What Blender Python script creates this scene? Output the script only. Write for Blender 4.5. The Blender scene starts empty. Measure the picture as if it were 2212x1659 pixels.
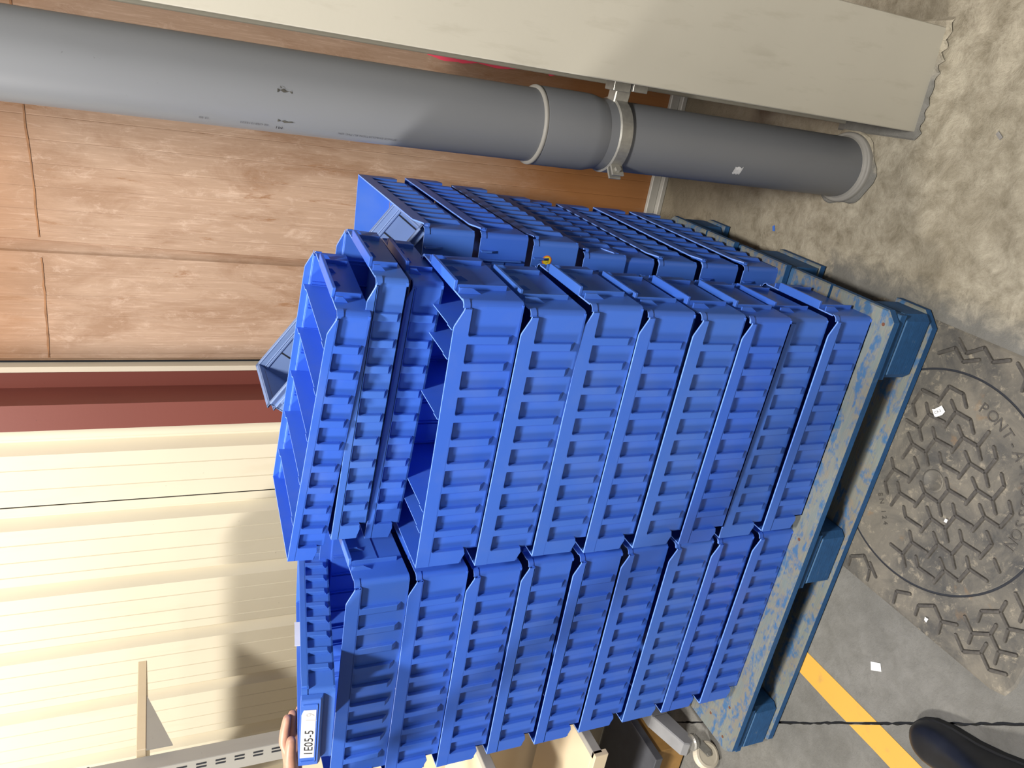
import bpy, bmesh, math, random
from mathutils import Vector, Matrix
import numpy as np
random.seed(7)
C = bpy.context.scene.collection
SC = bpy.context.scene
PI = math.pi

# ------------------------------------------------------------------ camera
# the photograph was taken in portrait and is shown turned, so the camera is rolled by a quarter turn
def rodr(r):
    t = float(np.linalg.norm(r)); k = np.array(r) / t
    K = np.array([[0, -k[2], k[1]], [k[2], 0, -k[0]], [-k[1], k[0], 0]])
    return np.eye(3) + math.sin(t) * K + (1 - math.cos(t)) * K @ K
RC = np.array([[1, 0, 0], [0, 0, -1], [0, 1, 0]], float) @ rodr([0.42504143506807973, 0.07643917803033043, -0.4329931639225784])
right, down, fwd = RC
cam = bpy.data.cameras.new('camera'); camo = bpy.data.objects.new('camera', cam); C.objects.link(camo)
M = Matrix((( down[0], right[0], -fwd[0], 0.3394239), (down[1], right[1], -fwd[1], -0.997983),
            (down[2], right[2], -fwd[2], 1.437118), (0, 0, 0, 1)))
camo.matrix_world = M
cam.sensor_fit = 'HORIZONTAL'; cam.sensor_width = 36.0; cam.lens = 36.0 * 1664.0614 / 2212.0
cam.clip_start = 0.02
SC.camera = camo

# ------------------------------------------------------------------ light
w = bpy.data.worlds.new('world'); SC.world = w; w.use_nodes = True
w.node_tree.nodes['Background'].inputs[0].default_value = (1.0, 0.97, 0.93, 1)
w.node_tree.nodes['Background'].inputs[1].default_value = 0.185
def area(name, loc, target, sx, sy, power, col=(1, .96, .9)):
    l = bpy.data.lights.new(name, 'AREA'); l.shape = 'RECTANGLE'; l.size = sx; l.size_y = sy
    l.energy = power; l.color = col
    o = bpy.data.objects.new(name, l); C.objects.link(o); o.location = loc
    o.rotation_euler = (Vector(target) - Vector(loc)).to_track_quat('-Z', 'Y').to_euler()
    return o
area('ceiling_lamp_left', (-3.2, -1.35, 3.5), (-.3, .4, .6), .6, .3, 200)
area('ceiling_lamp_front', (.45, -1.10, 3.45), (-.4, .1, .6), .42, .22, 150)
area('ceiling_lamp_far', (-1.0, -3.6, 3.4), (-.3, .4, .5), 1.4, .35, 26)
area('ceiling_lamp_wall', (-1.3, .1, 3.4), (-.9, .9, 1.2), 1.2, .3, 8, (1, .92, .80))
SC.view_settings.view_transform = 'Standard'; SC.view_settings.look = 'None'
SC.view_settings.gamma = 1.0; SC.view_settings.use_curve_mapping = False
SC.view_settings.exposure = -0.12

# ------------------------------------------------------------------ materials
MATS = {}
def nodes(name):
    m = bpy.data.materials.new(name); m.use_nodes = True
    nt = m.node_tree; b = nt.nodes['Principled BSDF']
    MATS[name] = m
    return m, nt, b
def N(nt, t, **kw):
    n = nt.nodes.new(t)
    for k, v in kw.items(): setattr(n, k, v)
    return n
def ramp(nt, fac, stops, interp='LINEAR'):
    r = N(nt, 'ShaderNodeValToRGB'); r.color_ramp.interpolation = interp
    e = r.color_ramp.elements
    while len(e) < len(stops): e.new(.5)
    for el, (p, c) in zip(e, stops):
        el.position = p; el.color = c if len(c) == 4 else (*c, 1)
    nt.links.new(fac, r.inputs[0]); return r.outputs[0]
def coords(nt, scale=(1, 1, 1), kind='Object', rot=(0, 0, 0), loc=(0, 0, 0)):
    t = N(nt, 'ShaderNodeTexCoord'); mp = N(nt, 'ShaderNodeMapping')
    mp.inputs['Scale'].default_value = scale; mp.inputs['Rotation'].default_value = rot; mp.inputs['Location'].default_value = loc
    nt.links.new(t.outputs[kind], mp.inputs[0]); return mp.outputs[0]
def noise(nt, vec, scale, detail=4, rough=.55, dist=0.0):
    n = N(nt, 'ShaderNodeTexNoise'); n.inputs['Scale'].default_value = scale
    n.inputs['Detail'].default_value = detail; n.inputs['Roughness'].default_value = rough; n.inputs['Distortion'].default_value = dist
    nt.links.new(vec, n.inputs['Vector']); return n.outputs['Fac']
def mix(nt, fac, a, b, mode='MIX'):
    m = N(nt, 'ShaderNodeMix', data_type='RGBA', blend_type=mode)
    for s, v in ((0, fac), (6, a), (7, b)):
        if hasattr(v, 'is_linked') or hasattr(v, 'links'): nt.links.new(v, m.inputs[s])
        elif s == 0: m.inputs[0].default_value = v
        else: m.inputs[s].default_value = v if len(v) == 4 else (*v, 1)
    return m.outputs[2]
def math_(nt, op, a, b=None, clamp=False):
    m = N(nt, 'ShaderNodeMath', operation=op, use_clamp=clamp)
    for i, v in enumerate((a, b)):
        if v is None: continue
        if hasattr(v, 'links'): nt.links.new(v, m.inputs[i])
        else: m.inputs[i].default_value = v
    return m.outputs[0]
def bump(nt, b, h, strength=.2, dist=.002):
    n = N(nt, 'ShaderNodeBump'); n.inputs['Strength'].default_value = strength; n.inputs['Distance'].default_value = dist
    nt.links.new(h, n.inputs['Height']); nt.links.new(n.outputs[0], b.inputs['Normal'])
def simple(name, col, rough=.5, metal=0.0, var=.12, nscale=30, bumps=0.0, spec=.5):
    m, nt, b = nodes(name)
    v = coords(nt); f = noise(nt, v, nscale)
    lo = tuple(c * (1 - var) for c in col); hi = tuple(min(1, c * (1 + var)) for c in col)
    nt.links.new(ramp(nt, f, [(.3, lo), (.7, hi)]), b.inputs['Base Color'])
    b.inputs['Roughness'].default_value = rough; b.inputs['Metallic'].default_value = metal
    b.inputs['Specular IOR Level'].default_value = spec
    if bumps: bump(nt, b, noise(nt, v, nscale * 4), bumps, .001)
    return m

def bin_mat(name, c0, c1, rough=.42):
    m, nt, b = nodes(name)
    oi = N(nt, 'ShaderNodeObjectInfo'); v = coords(nt)
    base = ramp(nt, oi.outputs['Random'], [(0, c0), (1, c1)])
    sc = noise(nt, coords(nt, (6, 6, 60)), 22, 6, .7)
    dust = noise(nt, v, 9, 5, .6)
    col = mix(nt, ramp(nt, dust, [(.5, (0, 0, 0)), (.8, (.22, .22, .22))]), base, (.16, .24, .46))
    col = mix(nt, ramp(nt, sc, [(.66, (0, 0, 0)), (.8, (.16, .16, .16))]), col, (.35, .5, .85))
    nt.links.new(col, b.inputs['Base Color'])
    nt.links.new(ramp(nt, dust, [(.3, (rough - .06,) * 3), (.7, (rough + .12,) * 3)]), b.inputs['Roughness'])
    bump(nt, b, noise(nt, v, 420, 2), .05, .0005)
    return m
BLUE = bin_mat('blue_polypropylene', (.040, .132, .62), (.056, .160, .58), .36)
BLUEE = bin_mat('blue_polypropylene_lit_scuffed_edge', (.16, .31, .82), (.16, .31, .82), .4)  # lighter edge blue: painted highlight together with scuffing
GREYB = bin_mat('grey_blue_plastic', (.19, .28, .52), (.19, .28, .52), .45)
DARK = simple('dark_void', (.012, .014, .02), .8)
WHITEP = simple('white_paper', (.70, .70, .69), .7, var=.04)
INK = simple('black_ink', (.015, .015, .02), .6)
FAINT = simple('faded_ink', (.50, .50, .51), .7, var=.05)

# painted pallet timber: blue paint worn down to grey wood on top faces
def pallet_mat(name, wear, blue=(.012, .084, .235), wood=(.20, .185, .148)):
    m, nt, b = nodes(name)
    v = coords(nt, (1, 3.2, 3.2)); v2 = coords(nt)
    g = noise(nt, v, 11, 9, .68, .9); g2 = noise(nt, v2, 60, 4, .6); g3 = noise(nt, coords(nt, (3, 30, 30)), 9, 5)
    geo = N(nt, 'ShaderNodeNewGeometry'); sp = N(nt, 'ShaderNodeSeparateXYZ'); nt.links.new(geo.outputs['True Normal'], sp.inputs[0])
    up = math_(nt, 'GREATER_THAN', sp.outputs[2], .7)
    k = math_(nt, 'MULTIPLY', up, wear)
    fac = math_(nt, 'ADD', g, k)
    fac = math_(nt, 'ADD', fac, math_(nt, 'MULTIPLY', math_(nt, 'SUBTRACT', g2, .5), .5))
    mask = ramp(nt, fac, [(.66, (0, 0, 0)), (.80, (1, 1, 1))])
    blue_top = tuple(.6 * a_ + .4 * b_ for a_, b_ in zip(blue, (.09, .16, .21)))
    bl = mix(nt, g2, tuple(c * .65 for c in blue), tuple(c * 1.25 for c in blue))
    bl = mix(nt, math_(nt, 'MULTIPLY', up, .8), bl, blue_top)
    wd = mix(nt, g3, tuple(c * .62 for c in wood), tuple(c * 1.25 for c in wood))
    wd = mix(nt, ramp(nt, noise(nt, coords(nt, (1, 2, 2)), 5, 5), [(.45, (0, 0, 0)), (.62, (.8, .8, .8))]), wd, (.20, .14, .08))
    wd = mix(nt, ramp(nt, g, [(.40, (0, 0, 0)), (.62, (.55, .55, .55))]), wd, (.10, .165, .185))
    nt.links.new(mix(nt, mask, bl, wd), b.inputs['Base Color'])
    b.inputs['Roughness'].default_value = .75
    bump(nt, b, g3, .35, .002)
    return m
PDECK = pallet_mat('worn_blue_deck_board', .27)
PSIDE = pallet_mat('blue_painted_timber', .02)

# wood-look cladding: weathered varnish
def wood_mat():
    m, nt, b = nodes('weathered_brown_cladding')
    v = coords(nt, (1, 1, .06)); vr = coords(nt)
    grain = noise(nt, v, 70, 8, .7, .3)
    fine = noise(nt, coords(nt, (1, 1, .035)), 260, 4, .7)
    patch = noise(nt, coords(nt, (1, 1, .32)), 9, 8, .72, .5)
    chips = noise(nt, coords(nt, (1, 1, .16)), 26, 8, .75, .3)
    sp = N(nt, 'ShaderNodeSeparateXYZ'); nt.links.new(vr, sp.inputs[0])
    # the lower sheet kept its varnish, the upper part is bleached and scuffed
    hgt = ramp(nt, math_(nt, 'ADD', math_(nt, 'DIVIDE', sp.outputs[2], 2.0), math_(nt, 'MULTIPLY', math_(nt, 'SUBTRACT', patch, .5), .22)),
               [(.16, (0, 0, 0)), (.42, (1, 1, 1)), (.80, (1, 1, 1)), (.90, (.35, .35, .35))])
    varnish = mix(nt, grain, (.20, .080, .024), (.31, .135, .045))
    bleached = mix(nt, grain, (.285, .182, .118), (.45, .308, .215))
    bleached = mix(nt, ramp(nt, fine, [(.52, (0, 0, 0)), (.7, (.6, .6, .6))]), bleached, (.56, .40, .30))
    bleached = mix(nt, ramp(nt, patch, [(.36, (.75, .75, .75)), (.52, (0, 0, 0))]), bleached, (.25, .14, .078))
    bleached = mix(nt, ramp(nt, noise(nt, coords(nt, (1, 1, .4)), 34, 9, .8, .6), [(.54, (0, 0, 0)), (.68, (.55, .55, .55))]), bleached, (.60, .45, .35))
    col = mix(nt, hgt, varnish, bleached)
    col = mix(nt, ramp(nt, chips, [(.60, (0, 0, 0)), (.66, (.85, .85, .85))]), col, (.25, .125, .058))
    col = mix(nt, ramp(nt, noise(nt, coords(nt, (1, 1, .5)), 120, 3, .8), [(.74, (0, 0, 0)), (.80, (.6, .6, .6))]), col, (.64, .47, .36))
    nt.links.new(col, b.inputs['Base Color'])
    b.inputs['Roughness'].default_value = .55
    bump(nt, b, grain, .12, .001)
    return m
WOODM = wood_mat()
def paint_mat(name, col, dirt, rough=.5, dscale=14, amount=.35, streak=(1, 1, .2), bumpst=.08):
    m, nt, b = nodes(name)
    v = coords(nt, streak); v2 = coords(nt)
    d = noise(nt, v, dscale, 7, .65, .2); s = noise(nt, v2, 90, 3, .7); big = noise(nt, v2, 3, 3)
    c = mix(nt, big, tuple(x * .92 for x in col), tuple(min(1, x * 1.06) for x in col))
    c = mix(nt, ramp(nt, d, [(.55, (0, 0, 0)), (.75, (amount,) * 3)]), c, dirt)
    c = mix(nt, ramp(nt, s, [(.73, (0, 0, 0)), (.78, (.8, .8, .8))]), c, tuple(x * .45 for x in dirt))
    nt.links.new(c, b.inputs['Base Color']); b.inputs['Roughness'].default_value = rough
    bump(nt, b, noise(nt, v2, 130, 3), bumpst, .001)
    return m
CREAM = paint_mat('cream_painted_sheet', (.64, .58, .445), (.50, .40, .25), .45, amount=.22)
BEAMM = paint_mat('beige_painted_steel', (.47, .445, .375), (.28, .25, .185), .5, amount=.3, streak=(3, 3, .6))
REDM = paint_mat('red_brown_paint', (.17, .046, .033), (.11, .03, .022), .45, amount=.3)
STRIP = paint_mat('off_white_strip', (.72, .64, .50), (.45, .34, .2), .5)
PVC = paint_mat('grey_pvc', (.165, .172, .185), (.12, .12, .12), .42, dscale=8, amount=.3, bumpst=.02)
PVCC = paint_mat('grey_pvc_collar', (.22, .21, .19), (.12, .11, .09), .6)
STEEL = simple('galvanised_steel', (.34, .33, .30), .42, .55, .15, 60)
BEIGEM = paint_mat('beige_powder_coat', (.70, .58, .40), (.5, .38, .22), .45, amount=.15)
GREYM = paint_mat('grey_coat_and_shade', (.36, .345, .31), (.2, .18, .15), .45, amount=.2)  # also carries the painted side shade of the beige shelf ends
SLATE = simple('dark_grey_lacquer', (.085, .088, .10), .4, .1, .08, 30)
FOOTM = simple('grey_lacquered_foot', (.26, .26, .265), .4, .1, .08, 30)
WHEELM = simple('cream_wheel_rubber', (.62, .56, .44), .5, 0, .08, 30)
OCHRE = simple('ochre_board', (.36, .20, .06), .6)
YELLOW = paint_mat('yellow_floor_paint', (.62, .335, .05), (.40, .24, .07), .6, dscale=26, amount=.7, streak=(1, 1, 1))
STICKY = simple('yellow_sticker', (.80, .62, .03), .4, var=.06)
STICKO = simple('orange_sticker_ring', (.72, .17, .03), .4, var=.06)
STICKG = simple('green_sticker', (.05, .25, .18), .4, var=.06)
TORN = simple('torn_label_glue', (.20, .19, .18), .8, var=.25, nscale=60)
PINK = paint_mat('pink_spray_paint', (.95, .085, .15), (.85, .16, .16), .6, dscale=60, amount=.6)
SKIN = simple('skin', (.50, .26, .18), .5, var=.12, nscale=40)
SHIRT = simple('dark_shirt', (.03, .035, .05), .85)
TROUS = simple('dark_trousers', (.02, .021, .026), .9)
SHOEM = simple('black_leather', (.010, .011, .014), .38, var=.3, nscale=25)
SOLEM = simple('black_rubber', (.012, .012, .012), .7)
HAIR = simple('dark_hair', (.02, .014, .01), .7)

def concrete_mat():
    m, nt, b = nodes('concrete')
    v = coords(nt, kind='Object')
    sp = N(nt, 'ShaderNodeSeparateXYZ'); nt.links.new(v, sp.inputs[0])
    n1 = noise(nt, v, 3.0, 6, .6, .3); n2 = noise(nt, v, 20, 10, .74, .35); n3 = noise(nt, v, 85, 7, .75); n4 = noise(nt, v, 320, 3, .7)
    # the screed by the wall and column is a sandy patch, the old slab is grey
    e = math_(nt, 'ADD', sp.outputs[0], math_(nt, 'MULTIPLY', math_(nt, 'SUBTRACT', n2, .5), .12))
    e2 = math_(nt, 'ADD', math_(nt, 'SUBTRACT', sp.outputs[1], .30), math_(nt, 'MULTIPLY', math_(nt, 'SUBTRACT', n2, .5), .3))
    e2 = math_(nt, 'MULTIPLY', e2, math_(nt, 'GREATER_THAN', sp.outputs[0], -1.0))
    mk = math_(nt, 'MAXIMUM', e, e2)
    mask = ramp(nt, mk, [(0.0, (0, 0, 0)), (.05, (1, 1, 1))])
    grey = mix(nt, ramp(nt, n1, [(.3, (0, 0, 0)), (.7, (1, 1, 1))]), (.135, .132, .120), (.245, .238, .218))
    grey = mix(nt, ramp(nt, n2, [(.35, (.5, .5, .5)), (.6, (0, 0, 0))]), grey, (.115, .11, .095))
    sand = mix(nt, ramp(nt, n2, [(.32, (0, 0, 0)), (.68, (1, 1, 1))]), (.20, .172, .120), (.52, .47, .37))
    sand = mix(nt, ramp(nt, n1, [(.3, (.65, .65, .65)), (.55, (0, 0, 0))]), sand, (.19, .16, .11))
    sand = mix(nt, ramp(nt, n3, [(.62, (0, 0, 0)), (.75, (.7, .7, .7))]), sand, (.13, .105, .07))
    col = mix(nt, mask, grey, sand)
    col = mix(nt, ramp(nt, n4, [(.68, (0, 0, 0)), (.76, (.5, .5, .5))]), col, (.12, .11, .09))
    # dirt swept into the corner under the wall
    dirt = math_(nt, 'ADD', math_(nt, 'MULTIPLY', math_(nt, 'SUBTRACT', sp.outputs[1], .45), .9), math_(nt, 'MULTIPLY', math_(nt, 'SUBTRACT', n2, .5), .9))
    col = mix(nt, ramp(nt, dirt, [(.15, (0, 0, 0)), (.6, (.75, .75, .75))]), col, (.15, .12, .075))
    nt.links.new(col, b.inputs['Base Color'])
    b.inputs['Roughness'].default_value = .8; b.inputs['Specular IOR Level'].default_value = .3
    h = math_(nt, 'ADD', math_(nt, 'MULTIPLY', n2, math_(nt, 'ADD', math_(nt, 'MULTIPLY', mk, 2.0, True), .35)), math_(nt, 'MULTIPLY', n3, .35))
    bump(nt, b, h, .75, .014)
    return m
CONC = concrete_mat()
def iron_mat():
    m, nt, b = nodes('dirty_cast_iron')
    v = coords(nt, kind='Object')
    a = noise(nt, v, 9, 7, .68, .5); c = noise(nt, v, 48, 6, .75, .3); f = noise(nt, v, 200, 3, .7); r = noise(nt, v, 16, 4, .6, .4)
    col = mix(nt, ramp(nt, a, [(.35, (0, 0, 0)), (.65, (1, 1, 1))]), (.058, .056, .052), (.17, .152, .120))
    col = mix(nt, ramp(nt, c, [(.55, (0, 0, 0)), (.70, (.75, .75, .75))]), col, (.33, .285, .21))
    col = mix(nt, ramp(nt, r, [(.64, (0, 0, 0)), (.76, (.55, .55, .55))]), col, (.24, .13, .045))
    col = mix(nt, ramp(nt, f, [(.70, (0, 0, 0)), (.78, (.55, .55, .55))]), col, (.45, .40, .32))
    nt.links.new(col, b.inputs['Base Color']); b.inputs['Roughness'].default_value = .62
    b.inputs['Metallic'].default_value = .15
    bump(nt, b, math_(nt, 'ADD', a, c), .35, .002)
    return m
IRON = iron_mat()
IRONB = simple('rubbed_iron_tread', (.085, .077, .066), .5, .2, .5, 50, .3)

# ------------------------------------------------------------------ mesh helpers
class MB:
    def __init__(s): s.bm = bmesh.new()
    def box(s, x0, x1, y0, y1, z0, z1, bev=0.0):
        vs = [s.bm.verts.new((x, y, z)) for x in (x0, x1) for y in (y0, y1) for z in (z0, z1)]
        F = [(0, 1, 3, 2), (4, 6, 7, 5), (0, 4, 5, 1), (2, 3, 7, 6), (0, 2, 6, 4), (1, 5, 7, 3)]
        fs = [s.bm.faces.new([vs[i] for i in f]) for f in F]
        if bev:
            es = {e for f in fs for e in f.edges}
            bmesh.ops.bevel(s.bm, geom=list(es), offset=bev, segments=1, affect='EDGES', clamp_overlap=True)
        return s
    def prism(s, poly, axis, a0, a1, bev=0.0):
        def P(p, a): return {'x': (a, p[0], p[1]), 'y': (p[0], a, p[1]), 'z': (p[0], p[1], a)}[axis]
        A = [s.bm.verts.new(P(p, a0)) for p in poly]; B = [s.bm.verts.new(P(p, a1)) for p in poly]
        n = len(poly); fs = [s.bm.faces.new(A), s.bm.faces.new(B)]
        for i in range(n): fs.append(s.bm.faces.new((A[i], A[(i + 1) % n], B[(i + 1) % n], B[i])))
        bmesh.ops.recalc_face_normals(s.bm, faces=fs)
        if bev:
            es = {e for f in fs[:2] for e in f.edges}
            bmesh.ops.bevel(s.bm, geom=list(es), offset=bev, segments=1, affect='EDGES', clamp_overlap=True)
        return s
    def lathe(s, prof, c=(0, 0), n=48, a0=0, a1=2 * PI, cap=True):
        full = abs(a1 - a0 - 2 * PI) < 1e-6; m = n if full else n + 1
        rings = []
        for r, z in prof:
            rings.append([s.bm.verts.new((c[0] + r * math.cos(a0 + (a1 - a0) * i / n), c[1] + r * math.sin(a0 + (a1 - a0) * i / n), z)) for i in range(m)])
        for q in range(len(rings) - 1):
            for i in range(n):
                j = (i + 1) % m
                s.bm.faces.new((rings[q][i], rings[q][j], rings[q + 1][j], rings[q + 1][i]))
        if cap and full:
            s.bm.faces.new(rings[0][::-1]); s.bm.faces.new(rings[-1])
        return s
    def tube(s, p0, p1, r, n=12, r1=None):
        p0, p1 = Vector(p0), Vector(p1); d = (p1 - p0).normalized(); r1 = r if r1 is None else r1
        u = d.orthogonal().normalized(); v = d.cross(u)
        A = [s.bm.verts.new(p0 + r * (math.cos(2 * PI * i / n) * u + math.sin(2 * PI * i / n) * v)) for i in range(n)]
        B = [s.bm.verts.new(p1 + r1 * (math.cos(2 * PI * i / n) * u + math.sin(2 * PI * i / n) * v)) for i in range(n)]
        for i in range(n): s.bm.faces.new((A[i], A[(i + 1) % n], B[(i + 1) % n], B[i]))
        s.bm.faces.new(A[::-1]); s.bm.faces.new(B); return s
    def bar(s, p0, p1, wd, z0, z1):
        # low bar with tapered round-ish ends lying on a floor
        p0, p1 = Vector(p0), Vector(p1); d = (p1 - p0).normalized(); n = Vector((-d.y, d.x)); h = wd / 2
        lo = [p0 - d * h * .7 + n * h * .5, p0 + n * h, p1 + n * h, p1 + d * h * .7 + n * h * .5, p1 + d * h * .7 - n * h * .5, p1 - n * h, p0 - n * h, p0 - d * h * .7 - n * h * .5]
        c = (p0 + p1) / 2
        A = [s.bm.verts.new((q.x, q.y, z0)) for q in lo]
        B = []
        for q in lo:
            t = q - c; l = t.dot(d); m_ = t.dot(n)
            q2 = c + d * (l - math.copysign(min(abs(l), h * .35), l)) + n * m_ * .62
            B.append(s.bm.verts.new((q2.x, q2.y, z1)))
        k = len(lo)
        fs = [s.bm.faces.new(B)] + [s.bm.faces.new((A[i], A[(i + 1) % k], B[(i + 1) % k], B[i])) for i in range(k)]
        bmesh.ops.recalc_face_normals(s.bm, faces=fs); return s
    def mesh(s, name, smooth=False, recalc=True):
        if recalc: bmesh.ops.recalc_face_normals(s.bm, faces=s.bm.faces)
        me = bpy.data.meshes.new(name); s.bm.to_mesh(me); s.bm.free()
        if smooth: me.shade_smooth()
        return me
def obj(name, me, m, parent=None, loc=None):
    if m is not None and not me.materials: me.materials.append(m)
    o = bpy.data.objects.new(name, me); C.objects.link(o)
    if parent: o.parent = parent
    if loc: o.location = loc
    return o
def thing(name, label, cat, loc=(0, 0, 0), rotz=0, group=None):
    o = bpy.data.objects.new(name, None); C.objects.link(o); o.empty_display_size = .05
    o.location = loc; o.rotation_euler = (0, 0, rotz); o['label'] = label; o['category'] = cat
    if group: o['group'] = group
    return o
def tag(o, label, cat, group=None):
    o['label'] = label; o['category'] = cat
    if group: o['group'] = group
    return o
def struct(o, label=None):
    o['kind'] = 'structure'
    if label: o['label'] = label
    return o
def text_mesh(s, size, extrude=.0, shear=0.0, sx=1.0):
    cu = bpy.data.curves.new('t', 'FONT'); cu.body = s; cu.size = size; cu.extrude = extrude; cu.shear = shear
    cu.align_x = 'LEFT'; cu.resolution_u = 3
    o = bpy.data.objects.new('t', cu); C.objects.link(o)
    dg = bpy.context.evaluated_depsgraph_get(); dg.update()
    me = bpy.data.meshes.new_from_object(o.evaluated_get(dg)); bpy.data.objects.remove(o)
    if sx != 1.0: me.transform(Matrix.Diagonal((sx, 1, 1, 1)))
    return me

# ------------------------------------------------------------------ setting: floor
PJ, DJ = Vector((-1.109, -.007)), Vector((.727, -.687)); DJ.normalize(); NJ = Vector((-DJ.y, DJ.x))  # joint; NJ towards the wall/right
def slab_poly(sign, gap=.0022):
    # big rectangle clipped by the saw-cut joint, jagged along it
    R = [Vector(q) for q in ((-5, -4.5), (3.5, -4.5), (3.5, 3.0), (-5, 3.0))]
    out = []
    for i in range(4):
        a, b = R[i], R[(i + 1) % 4]
        da, db = (a - PJ).dot(NJ) * sign, (b - PJ).dot(NJ) * sign
        if da > 0: out.append(('c', a))
        if da * db < 0: out.append(('x', a + (b - a) * (da / (da - db))))
    res = []; xs = [i for i, q in enumerate(out) if q[0] == 'x']
    n = len(out)
    for i in range(n):
        res.append(out[i][1])
        if out[i][0] == 'x' and out[(i + 1) % n][0] == 'x':
            a, b = out[i][1], out[(i + 1) % n][1]; L = (b - a).length; k = int(L / .012); t0 = 0
            for j in range(1, k):
                q = a + (b - a) * (j / k)
                if (q - Vector((-1, -.1))).length < 2.2:
                    res.append(q + NJ * sign * (gap + random.uniform(-.0012, .0022)))
                elif j % 12 == 0: res.append(q + NJ * sign * gap)
    return res
fl = struct(obj('floor', MB().box(-5, 3.5, -4.5, 3, -.06, -.012).mesh('floor'), DARK), 'bare concrete slab floor')
for sgn in (1, -1):
    p = slab_poly(sgn); bm = MB(); bm.prism([(q.x, q.y) for q in p], 'z', -.012, 0); obj('slab', bm.mesh('slab'), CONC, fl)
# painted yellow line, cut by the joint
def stripe(y0, y1, nm):
    xs0, xs1 = -.9465, -.8815
    pts = []
    k = 24
    for i in range(k + 1): pts.append((xs0 + random.uniform(-.0012, .0012), y0 + (y1 - y0) * i / k))
    for i in range(k, -1, -1): pts.append((xs1 + random.uniform(-.0012, .0012), y0 + (y1 - y0) * i / k))
    return pts
def cutline(pts, sign):
    out = []
    n = len(pts)
    for i in range(n):
        a, b = Vector(pts[i]), Vector(pts[(i + 1) % n]); da, db = (a - PJ).dot(NJ) * sign - .003, (b - PJ).dot(NJ) * sign - .003
        if da > 0: out.append((a.x, a.y))
        if da * db < 0: q = a + (b - a) * (da / (da - db)); out.append((q.x, q.y))
    return out
yl = thing('floor_line', 'yellow painted line running under the blue pallet', 'floor marking', (0, 0, 0))
base = stripe(-2.2, .75, 'a')
for sgn in (1, -1):
    bm = MB(); bm.prism(cutline(base, sgn), 'z', .0001, .0008); obj('paint_strip', bm.mesh('paint_strip'), YELLOW, yl)

# ------------------------------------------------------------------ setting: wall
YW = 1.065
def sheet(name, prof, z0, z1, m, thick=.002, zs=None):
    # prof: list of (x, y) going left; extruded vertically
    bm = MB(); zz = zs or [z0, z1]
    fr_ = [[bm.bm.verts.new((x, y, z)) for x, y in (prof(z) if callable(prof) else prof)] for z in zz]
    bk_ = [[bm.bm.verts.new((v.co.x, v.co.y + thick, v.co.z)) for v in r] for r in fr_]
    n = len(fr_[0])
    for rows, fl_ in ((fr_, 0), (bk_, 1)):
        for a, b in zip(rows, rows[1:]):
            for i in range(n - 1):
                q = (a[i], a[i + 1], b[i + 1], b[i]); bm.bm.faces.new(q if fl_ else q[::-1])
    for r0, r1 in ((fr_[0], bk_[0]), (fr_[-1], bk_[-1])):
        for i in range(n - 1): bm.bm.faces.new((r0[i], r0[i + 1], r1[i + 1], r1[i]))
    for i in (0, n - 1):
        for k in range(len(zz) - 1): bm.bm.faces.new((fr_[k][i], fr_[k + 1][i], bk_[k + 1][i], bk_[k][i]))
    return obj(name, bm.mesh(name), m)
def micro(x0, x1, y, xs, d=.0006, wd=.0016):
    # flat run from x0 down to x1 (going left) with fine pressed lines
    p = [(x0, y)]
    for x in xs:
        if x0 > x + wd and x - wd > x1: p += [(x + wd, y), (x, y + d), (x - wd, y)]
    p.append((x1, y)); return p
wx = [.62 - .0525 * i for i in range(24)]
def wood_prof(z):
    t = min(max((1.9 - z) / 1.0, 0), 2)
    gx0 = -.240 - .026 * t; gx1 = -.270 - .011 * t
    p = micro(1.6, gx0 + .004, YW, [x for x in wx if abs(x - gx0) > .02])
    p += [(gx0, YW + .014), (gx1 + .004, YW + .004)]
    p += micro(gx1, -.545, YW, [x for x in wx if abs(x - gx1) > .02])
    p += [(-.548, YW + .004), (-.556, YW + .012)]
    return p
struct(sheet('wall_back', wood_prof, 0, 0, WOODM, zs=[.0, .35, .7, 1.05, 1.4, 1.75, 2.1, 3.4]), 'weathered brown wood-look sheet wall behind the pipe')
# pink spray mark and stain line on the brown sheet
wb = bpy.data.objects['wall_back']
def blob(pts, name, m, parent, th=.0006, y=YW):
    bm = MB(); bm.prism(pts, 'y', y - th - .0008, y - .0004); return obj(name, bm.mesh(name), m, parent)
for za, zb_, wm in ((.80, .655, .0135), (.665, .545, .010), (.455, .43, .007)):
    k = 12; e0 = [(.3035, za + (zb_ - za) * i / k) for i in range(k + 1)]
    e1 = [(.3035 - wm * math.sin(PI * min(1, .12 + i / k * .8)) * random.uniform(.75, 1.0) - .001, za + (zb_ - za) * i / k) for i in range(k, -1, -1)]
    blob(e0 + e1, 'spray_mark', PINK, wb)
STAIN = simple('brown_stain', (.25, .115, .045), .6, var=.3)
for xa, xb in ((-.543, -.285), (-.235, .30)):
    st = [(xa + (xb - xa) * i / 15, 1.697 + .010 * math.sin((xa + (xb - xa) * i / 15) * 4) + random.uniform(-.001, .001)) for i in range(16)]
    blob(st + [(x, z + .0028 + random.uniform(0, .0025)) for x, z in st[::-1]], 'stain_line', STAIN, wb)
struct(obj('trim_1', MB().box(-.5795, -.5645, YW - .012, YW + .02, 0, 3.4, .001).mesh('trim_1'), STRIP), 'narrow off-white upright strip beside the brown wall')
tp = MB(); tp.prism([(-.5795, YW + .02), (-.5795, YW - .002), (-.6255, YW - .002), (-.6265, .963), (-.6965, .962), (-.6975, YW + .02)], 'z', 0, 3.4, .0015)
struct(obj('trim_2', tp.mesh('trim_2'), REDM), 'red-brown painted upright post between brown and cream walls')
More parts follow.
